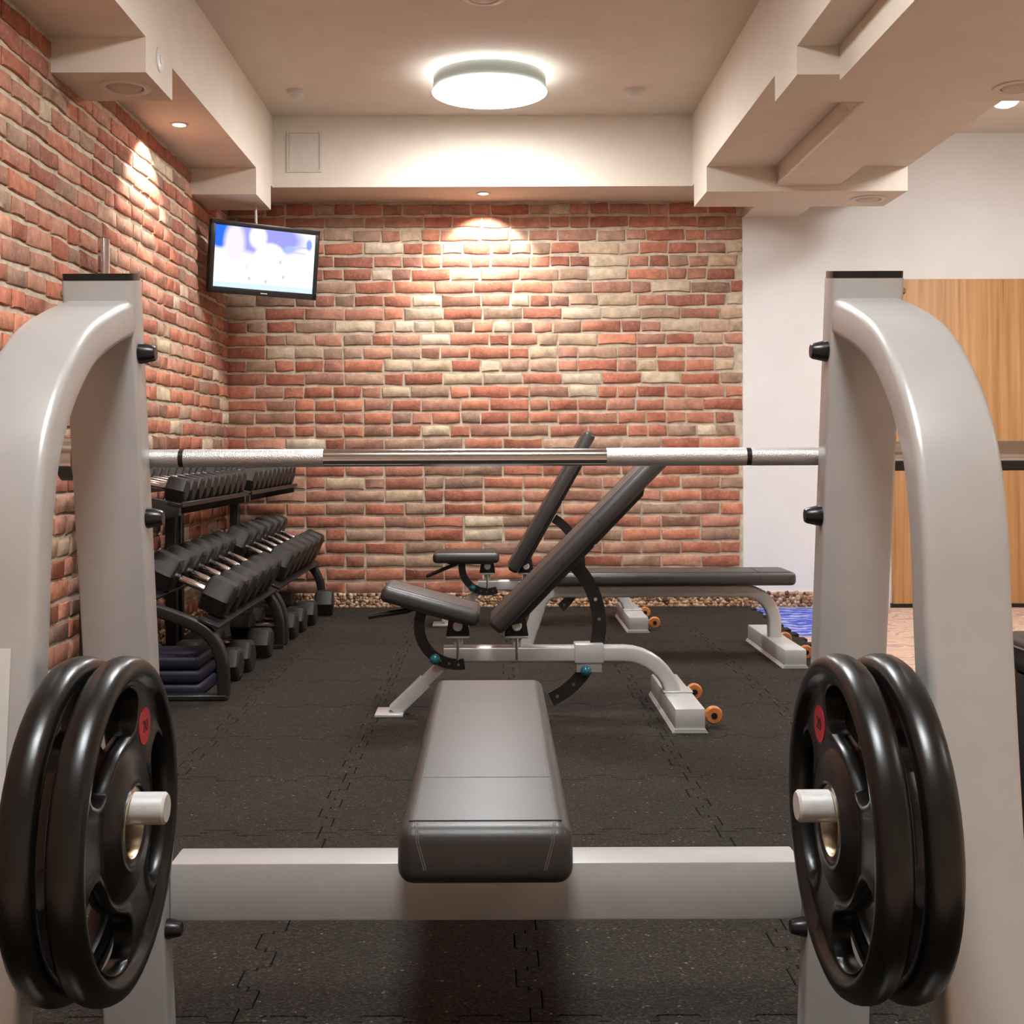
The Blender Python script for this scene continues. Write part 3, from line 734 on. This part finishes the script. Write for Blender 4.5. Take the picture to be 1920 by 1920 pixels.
NUM = bpy.data.meshes.new_from_object(fo.evaluated_get(dg)); bpy.data.objects.remove(fo); NUM.materials.clear(); NUM.materials.append(M['ink'])
def plate(s, x, rot, label, front_one):
    t = thing('weight_plate', label, 'weight plate', (XC + s * x, 1.465, 0.5745), (0, 0, 0), 'rubber grip plates on the frame pegs')
    face = Matrix.Rotation(math.pi, 4, 'Z') if s > 0 else Matrix.Identity(4)
    m = Matrix.Rotation(R(rot), 4, 'X') @ face
    b = link('plate_body', PLATE, t, m); link('hub_ring', HUB, t, m)
    ang = 30 if s > 0 else 30
    p = face @ Matrix.Rotation(R(-rot * (1 if s > 0 else -1) * 0), 4, 'X')
    lm = Matrix.Rotation(R(rot), 4, 'X') @ face @ Matrix.Rotation(R(30 if s < 0 else 150), 4, 'X') @ Matrix.Translation((0.0100, 0.128, 0)) if False else None
    # label on the spoke nearest the top, far side
    a = R(rot + LABEL_A); pos = Vector((0, 0.128 * math.cos(a), 0.128 * math.sin(a)))
    d = link('weight_label', DISC, t, Matrix.Translation(pos + Vector((-s * 0.0088, 0, 0))) @ face)
    rotn = Matrix(((0, 0, -s, 0), (-s, 0, 0, 0), (0, 1, 0, 0), (0, 0, 0, 1)))
    link('number', NUM, d, face.inverted() @ Matrix.Translation((-s * 0.0016, 0, 0)) @ rotn)
LABEL_A = 30
for s, side in ((-1, 'left'), (1, 'right')):
    plate(s, 0.4425, 24, 'black rubber grip plate with red label facing inward on the %s peg' % side, True)
    plate(s, 0.4955, 70, 'black rubber grip plate behind the labelled one on the %s peg' % side, False)

# ------------------------------------------------------------------ adjustable benches
def arc_poly(c, r, w, a0, a1, n=24):
    out = [(c[0] + (r + w/2) * math.cos(R(a0 + (a1-a0)*k/n)), c[1] + (r + w/2) * math.sin(R(a0 + (a1-a0)*k/n))) for k in range(n+1)]
    inn = [(c[0] + (r - w/2) * math.cos(R(a0 + (a1-a0)*k/n)), c[1] + (r - w/2) * math.sin(R(a0 + (a1-a0)*k/n))) for k in range(n+1)]
    return out + inn[::-1]
def arc_strip(bm, c, r, w, a0, a1, y0, y1, n=24):
    pts = arc_poly(c, r, w, a0, a1, n); A = [bm.verts.new((x, y0, z)) for x, z in pts]; B = [bm.verts.new((x, y1, z)) for x, z in pts]
    m = len(pts)
    for k in range(m): bm.faces.new((A[k], A[(k+1) % m], B[(k+1) % m], B[k]))
    for k in range(n):
        bm.faces.new((A[k+1], A[k], A[m-1-k], A[m-2-k])); bm.faces.new((B[k], B[k+1], B[m-2-k], B[m-1-k]))
def foot_block(t, x0, x1, y0, y1, h):
    bm = bm_new(); add_box(bm, ((x0+x1)/2, (y0+y1)/2, h/2 + 0.004), (x1-x0, y1-y0, h - 0.008), 0.006, 2); f = obj('foot_block', bm, 'steel', t)
    bm = bm_new(); add_prism(bm, [(x0 - 0.010, 0.0005), (x1 + 0.010, 0.0005), (x1 + 0.001, 0.014), (x0 - 0.001, 0.014)], y0 - 0.008, y1 + 0.008, 'xz'); obj('base_plate', bm, 'steel', f)
    return f
def wheel(t, x, y, z, xb):
    bm = bm_new(); add_lathe(bm, [(0.012, -0.014), (0.028, -0.014), (0.033, -0.009), (0.034, 0.0), (0.033, 0.009), (0.028, 0.014), (0.012, 0.014)], 28, Matrix.Translation((x, y, z)) @ Matrix.Rotation(R(90), 4, 'X')); wl = obj('wheel', bm, 'orange', t)
    bm = bm_new(); add_cyl(bm, (x, y - 0.019, z), (x, y + 0.019, z), 0.0115, 20); obj('hub', bm, 'black_plastic', wl)
    bm = bm_new(); add_box(bm, ((x + xb) / 2, y + 0.018, z + 0.003), (x - xb + 0.012, 0.006, 0.024), 0.002, 1); obj('wheel_arm', bm, 'steel', wl)
def vpad(name, t, c, L, wdt, th, ang, seam_at=None):
    m = Matrix.Translation((c[0], 0, c[1])) @ Matrix.Rotation(R(-ang), 4, 'Y')
    bm = bm_new(); add_box(bm, (0, 0, 0), (L, wdt, th), 0.022, 4, m); p = obj(name, bm, 'vinyl', t, angle=60)
    for s in (-1, 1):
        y = s * (wdt/2 - 0.021)
        bm = bm_new(); add_tube(bm, [m @ Vector((-L/2 + 0.03, y, th/2)), m @ Vector((L/2 - 0.03, y, th/2))], 0.0011, 6); obj('stitching', bm, 'seam', p)
    if seam_at is not None:
        bm = bm_new(); add_tube(bm, [m @ Vector((seam_at, -wdt/2 - 0.0003, -th/2 + 0.02)), m @ Vector((seam_at, -wdt/2 - 0.0003, th/2 - 0.02)), m @ Vector((seam_at, -wdt/2 + 0.02, th/2 + 0.0003)), m @ Vector((seam_at, wdt/2 - 0.02, th/2 + 0.0003))], 0.0011, 6); obj('seam', bm, 'seam', p)
    return p, m
def adjustable_bench(loc, seat_a, back_a, label):
    t = thing('adjustable_bench', label, 'weight bench', loc, group='adjustable benches')
    SP, BP = (-0.144, 0.351), (0.084, 0.351)
    # main beam with rear bend
    path = [(-0.20, 0, 0.236), (0.50, 0, 0.236)] + [(0.50 + 0.20 * math.sin(R(a)), 0, 0.036 + 0.20 * math.cos(R(a))) for a in range(10, 91, 10)]
    path[-1] = (0.70, 0, 0.05)
    bm = bm_new(); add_sweep(bm, path, rrect(0.062, 0.062, 0.010, 3), (0, 1, 0)); obj('beam', bm, 'steel', t, angle=60)
    bm = bm_new(); add_box(bm, (0.366, 0, 0.240), (0.115, 0.078, 0.076), 0.006, 2); cl = obj('collar', bm, 'steel', t)
    bm = bm_new(); add_box(bm, (0.366, 0, 0.184), (0.10, 0.05, 0.04), 0.004, 2); obj('collar_plate', bm, 'steel', cl)
    # front leg
    bm = bm_new(); d = Vector((-0.20, 0, -0.19)).normalized(); p0 = Vector((-0.175, 0, 0.222)); p1 = Vector((-0.395, 0, 0.012))
    pm = p0.lerp(p1, 0.45)
    add_sweep(bm, [p0, pm + (p1 - p0) * 0.05], rrect(0.046, 0.046, 0.006, 3), (0, 1, 0)); obj('front_leg', bm, 'steel', t)
    bm = bm_new(); add_sweep(bm, [pm, p1], rrect(0.056, 0.056, 0.006, 3), (0, 1, 0)); ll = obj('leg_sleeve', bm, 'steel', t)
    bm = bm_new(); add_box(bm, (-0.412, 0, 0.0065), (0.110, 0.14, 0.012), 0.003, 2); obj('foot_plate', bm, 'steel', ll)
    # posts and pivots
    for px, pz in (SP, BP):
        bm = bm_new(); add_box(bm, (px, 0, 0.283), (0.036, 0.05, 0.05), 0.003, 1); obj('post', bm, 'steel', t)
        bm = bm_new(); add_box(bm, (px, 0, 0.307), (0.092, 0.11, 0.008), 0.002, 1); obj('pivot_plate', bm, 'steel', t)
        bm = bm_new(); add_prism(bm, [(px - 0.046, 0.311), (px + 0.046, 0.311), (px + 0.034, 0.392), (px - 0.034, 0.392)], -0.05, 0.05, 'xz', 0.003); pv = obj('pivot_bracket', bm, 'black_metal', t)
        bm = bm_new(); add_cyl(bm, (px, -0.062, pz), (px, 0.062, pz), 0.0195, 28, chamfer=0.003); obj('pivot_bolt', bm, 'hub_bright', pv)
        bm = bm_new(); add_cyl(bm, (px, -0.052, 0.22), (px, -0.052, 0.303), 0.006, 12); obj('pivot_rod', bm, 'chrome', pv)
    u = Vector((-math.cos(R(seat_a)), math.sin(R(seat_a)))); v = Vector((math.sin(R(seat_a)), math.cos(R(seat_a))))
    c = Vector(SP) + u * 0.123 + v * 0.056
    vpad('seat', t, c, 0.386, 0.285, 0.062, -seat_a)
    m = Matrix.Translation((c[0], 0, c[1])) @ Matrix.Rotation(R(seat_a), 4, 'Y')
    bm = bm_new(); add_box(bm, (0.02, 0, -0.0365), (0.26, 0.14, 0.011), 0.002, 1, m); obj('seat_plate', bm, 'black_metal', t)
    bm = bm_new(); arc_strip(bm, SP, 0.150, 0.042, 158 - seat_a * 0.4, 292 - seat_a * 0.8, -0.048, -0.034); sa = obj('seat_arc', bm, 'black_metal', t)
    for k in range(3):
        a = R(255 + 14 * k - seat_a * 0.8); bm = bm_new(); q = (SP[0] + 0.150 * math.cos(a), SP[1] + 0.150 * math.sin(a))
        add_cyl(bm, (q[0], -0.0495, q[1]), (q[0], -0.047, q[1]), 0.0055, 12); obj('rivet', bm, 'chrome', sa)
    h0 = c + u * 0.085 - v * 0.052; h1 = h0 + u * 0.150 - v * 0.012 - Vector((0.0, 0.050))
    bm = bm_new(); add_tube(bm, [(h0[0] + 0.03, -0.05, h0[1] + 0.012), (h0[0], -0.05, h0[1]), (h1[0], -0.05, h1[1])], 0.011, 12); obj('handle', bm, 'black_plastic', t)
    # backrest
    u = Vector((math.cos(R(back_a)), math.sin(R(back_a)))); v = Vector((-math.sin(R(back_a)), math.cos(R(back_a))))
    c = Vector(BP) + u * 0.4005 + v * 0.0605
    vpad('backrest', t, c, 0.93, 0.285, 0.066, back_a, 0.11)
    m = Matrix.Translation((c[0], 0, c[1])) @ Matrix.Rotation(R(-back_a), 4, 'Y')
    bm = bm_new(); add_prism(bm, [(-0.42, -0.033), (0.33, -0.033), (0.30, -0.052), (-0.38, -0.060)], -0.09, 0.09, 'xz'); bmesh.ops.transform(bm, matrix=m, verts=bm.verts); bp = obj('backrest_plate', bm, 'black_metal', t)
    bm = bm_new(); add_cyl(bm, m @ Vector((0.035, -0.10, -0.06)), m @ Vector((0.035, 0.10, -0.06)), 0.010, 12); obj('cross_pin', bm, 'chrome', bp)
    bm = bm_new(); arc_strip(bm, BP, 0.324, 0.054, back_a - 1.0, back_a - 111, -0.007, 0.007, 30); ba = obj('back_arc', bm, 'black_metal', t)
    for k in range(4):
        a = R(back_a - 106 + 14 * k + (36 if k > 1 else 0)); q = (BP[0] + 0.324 * math.cos(a), BP[1] + 0.324 * math.sin(a))
        bm = bm_new(); add_cyl(bm, (q[0], -0.0085, q[1]), (q[0], -0.006, q[1]), 0.007, 12); obj('rivet', bm, 'chrome', ba)
    foot_block(t, 0.655, 0.765, -0.33, 0.35, 0.088)
    bm = bm_new(); add_box(bm, (0.71, 0.0, 0.091), (0.115, 0.10, 0.006), 0.002, 1); obj('foot_saddle', bm, 'steel', t)
    wheel(t, 0.812, -0.235, 0.044, 0.765); wheel(t, 0.812, 0.20, 0.044, 0.765)
    for kx, kz, ky in ((-0.232, 0.226, -0.058), (0.351, 0.176, -0.045)):
        bm = bm_new(); add_cyl(bm, (kx, ky + 0.035, kz), (kx, ky, kz), 0.008, 12)
        kb = obj('knob_stem', bm, 'chrome', t)
        bm = bm_new(); bmesh.ops.create_uvsphere(bm, u_segments=20, v_segments=12, radius=0.0215, matrix=Matrix.Translation((kx, ky - 0.016, kz))); obj('knob', bm, 'teal', kb, angle=180)
    return t
adjustable_bench((0.0, 4.7, 0), 15.4, 45.3, 'adjustable bench with tilted seat nearest the bench press frame')
adjustable_bench((0.10, 7.1, 0), 0.0, 60.0, 'adjustable bench with level seat and steep backrest by the brick wall')
t = thing('flat_bench', 'flat bench with charcoal pad standing behind the tilted bench', 'weight bench', (0.887, 6.05, 0))
vpad('pad', t, (0, 0.392), 1.20, 0.285, 0.066, 0.0, 0.42)
path = [(-0.62, 0, 0.06), (-0.60, 0, 0.14)] + [(-0.56 + 0.02, 0, 0.26)] + [(-0.50, 0, 0.305), (-0.44, 0, 0.322), (0.36, 0, 0.322)] + [(0.36 + 0.16 * math.sin(R(a)), 0, 0.162 + 0.16 * math.cos(R(a))) for a in range(10, 91, 10)] + [(0.52, 0, 0.05)]
path = [(-0.735, 0, 0.03), (-0.655, 0, 0.27), (-0.64, 0, 0.297), (-0.61, 0, 0.316), (-0.56, 0, 0.322)] + path[5:]
bm = bm_new(); add_sweep(bm, path, rrect(0.062, 0.062, 0.010, 3), (0, 1, 0)); obj('frame', bm, 'steel', t, angle=60)
bm = bm_new(); add_box(bm, (-0.75, 0, 0.0125), (0.10, 0.42, 0.024), 0.005, 2); obj('front_foot', bm, 'steel', t)
bm = bm_new(); add_box(bm, (-0.1, 0, 0.356), (0.75, 0.12, 0.009), 0.002, 1); obj('pad_plate', bm, 'black_metal', t)
foot_block(t, 0.475, 0.580, -0.40, 0.42, 0.088)
wheel(t, 0.628, -0.20, 0.044, 0.58); wheel(t, 0.628, 0.22, 0.044, 0.58)

# ------------------------------------------------------------------ dumbbell racks
def dumbbell_rack(y0, y1, label):
    t = thing('dumbbell_rack', label, 'dumbbell rack', (0, y0, 0), group='dumbbell racks'); L = y1 - y0
    for y in (0.03, L - 0.03):
        bm = bm_new(); add_box(bm, (-1.69, y, 0.405), (0.055, 0.055, 0.79), 0.004, 1); obj('post', bm, 'black_metal', t)
        bm = bm_new(); add_prism(bm, [(-1.70, 0.70), (-1.66, 0.70), (-1.305, 0.765), (-1.305, 0.815), (-1.70, 0.90)], y - 0.02, y + 0.02, 'xz', 0.003); obj('upper_bracket', bm, 'black_metal', t)
        path = catmull([(-1.68, y, 0.47), (-1.50, y, 0.405), (-1.30, y, 0.335), (-1.19, y, 0.275), (-1.135, y, 0.17), (-1.125, y, 0.02)], 6)
        bm = bm_new(); add_sweep(bm, path, rrect(0.05, 0.05, 0.010, 3), (0, 1, 0)); lg = obj('curved_leg', bm, 'black_metal', t, angle=60)
        bm = bm_new(); add_box(bm, (-1.42, y, 0.0125), (0.62, 0.055, 0.023), 0.004, 1); obj('foot', bm, 'black_metal', lg)
    for x, z, n in ((-1.322, 0.812, 'upper_rail'), (-1.56, 0.862, 'upper_rail')):
        bm = bm_new(); add_box(bm, (0, 0, 0), (0.06, L - 0.01, 0.014), 0.002, 1, Matrix.Translation((x, L/2, z)) @ Matrix.Rotation(R(12), 4, 'Y'))
        add_box(bm, (0.03, 0, 0.004), (0.008, L - 0.01, 0.022), 0.002, 1, Matrix.Translation((x, L/2, z)) @ Matrix.Rotation(R(12), 4, 'Y')); obj(n, bm, 'black_metal', t)
    for x, z in ((-1.185, 0.318), (-1.44, 0.440)):
        bm = bm_new(); add_box(bm, (0, 0, 0), (0.09, L - 0.01, 0.014), 0.002, 1, Matrix.Translation((x, L/2, z)) @ Matrix.Rotation(R(25), 4, 'Y')); obj('lower_rail', bm, 'black_metal', t)
    return t
dumbbell_rack(4.95, 6.31, 'black two-tier dumbbell rack nearer the bench press frame')
dumbbell_rack(6.37, 7.84, 'black two-tier dumbbell rack in the brick corner')
_cache = {}
def dumbbell_meshes(hd, hl, L):
    key = (hd, hl, L)
    if key not in _cache:
        heads = []
        for s in (-1, 1):
            bm = bm_new(); r = hd / 2 / math.cos(R(30)); ch = hd * 0.09
            m = Matrix.Translation((s * (L/2 - hl/2), 0, 0)) @ Matrix.Rotation(R(90), 4, 'Y') @ Matrix.Rotation(R(0), 4, 'Z')
            vs = add_lathe(bm, [(r - ch * 1.6, -hl/2), (r - ch * 0.4, -hl/2 + ch * 0.6), (r, -hl/2 + ch * 1.4), (r, hl/2 - ch * 1.4), (r - ch * 0.4, hl/2 - ch * 0.6), (r - ch * 1.6, hl/2)], 6, Matrix.Rotation(R(30), 4, 'Z'))
            bmesh.ops.transform(bm, matrix=m, verts=bm.verts); heads.append(mesh_of('head', bm, 'dumbbell_rubber', True, 25))
        bm = bm_new(); g = L/2 - hl
        add_lathe(bm, [(0.013, -g - 0.004), (0.015, -g * 0.8), (0.0175, 0), (0.015, g * 0.8), (0.013, g + 0.004)], 16, Matrix.Rotation(R(90), 4, 'Y')); hand = mesh_of('handle', bm, 'chrome')
        _cache[key] = (heads, hand)
    return _cache[key]
ORD = ['nearest', 'second', 'third', 'fourth', 'fifth', 'sixth', 'seventh', 'eighth', 'ninth', 'tenth', 'eleventh']
def dumbbell(x, y, z, tilt, hd, hl, L, label, group, yaw=0.0):
    heads, hand = dumbbell_meshes(hd, hl, L)
    t = thing('hex_dumbbell', label, 'dumbbell', (x, y, z), (0, R(tilt), R(yaw)), group)
    for h in heads: link('head', h, t)
    link('handle', hand, t)
def ordn(k): return 'nearest' if k == 0 else ORD[k] + ' from near'
rnd = random.Random(4)
for rk, (y0, y1, where) in enumerate(((4.99, 6.27, 'nearer rack'), (6.43, 7.80, 'corner rack'))):
    n = 10
    for k in range(n):
        hd = 0.098 + 0.0012 * (k + 10 * rk)
        y = y0 + (y1 - y0) * (k + 0.5) / n
        dumbbell(-1.44, y, 0.846 + hd/2, 12, hd, 0.085, 0.30, '%s black hex dumbbell on the upper tier of the %s' % (ordn(k), where), 'dumbbells on the upper tiers')
    n = 6
    for k in range(n):
        hd = 0.150 + 0.003 * (k + 6 * rk)
        y = y0 + 0.05 + (y1 - y0 - 0.06) * (k + 0.5) / n
        dumbbell(-1.30, y, 0.392 + hd/2, 25, hd, 0.125, 0.385, '%s black hex dumbbell on the lower tier of the %s' % (ordn(k), where), 'dumbbells on the lower tiers')
for k, (y, x) in enumerate(((5.42, -1.385), (5.64, -1.375), (6.02, -1.36), (6.62, -1.33), (6.86, -1.32), (7.12, -1.30), (7.54, -1.255))):
    hd = 0.140 + (0.012 if k == 6 else 0.0)
    dumbbell(x + 0.06, y, hd/2 + 0.001, 0, hd, 0.115, 0.36, '%s black hex dumbbell lying on the floor in front of the racks' % ordn(k), 'dumbbells on the floor', rnd.uniform(-4, 4))
t = thing('folded_mat', 'dark navy folded mat under the nearer dumbbell rack', 'exercise mat', (-1.44, 5.165, 0.0))
for k in range(3):
    bm = bm_new(); add_box(bm, (0, 0, 0.029 + 0.058 * k), (0.42 - 0.01 * k, 0.30, 0.056), 0.018, 3); obj('mat_layer', bm, 'navy', t)

# ------------------------------------------------------------------ black stool at the right edge of the photo
t = thing('padded_stool', 'black padded stool at the right edge beside the frame', 'stool', (1.56, 3.0, 0))
bm = bm_new(); add_box(bm, (0, 0, 0.50), (0.44, 0.40, 0.10), 0.035, 4); sp = obj('seat', bm, 'black_plastic', t, angle=60)
bm = bm_new(); add_tube(bm, [(-0.22, -0.165, 0.52), (-0.2205, 0, 0.52), (-0.22, 0.165, 0.52)], 0.003, 6); obj('piping', bm, 'thread', sp)
bm = bm_new(); add_box(bm, (0, 0, 0.232), (0.40, 0.36, 0.435), 0.012, 2); obj('body', bm, 'black_plastic', t)
bm = bm_new(); add_box(bm, (0, 0, 0.008), (0.42, 0.38, 0.014), 0.003, 1); obj('base', bm, 'black_metal', t)
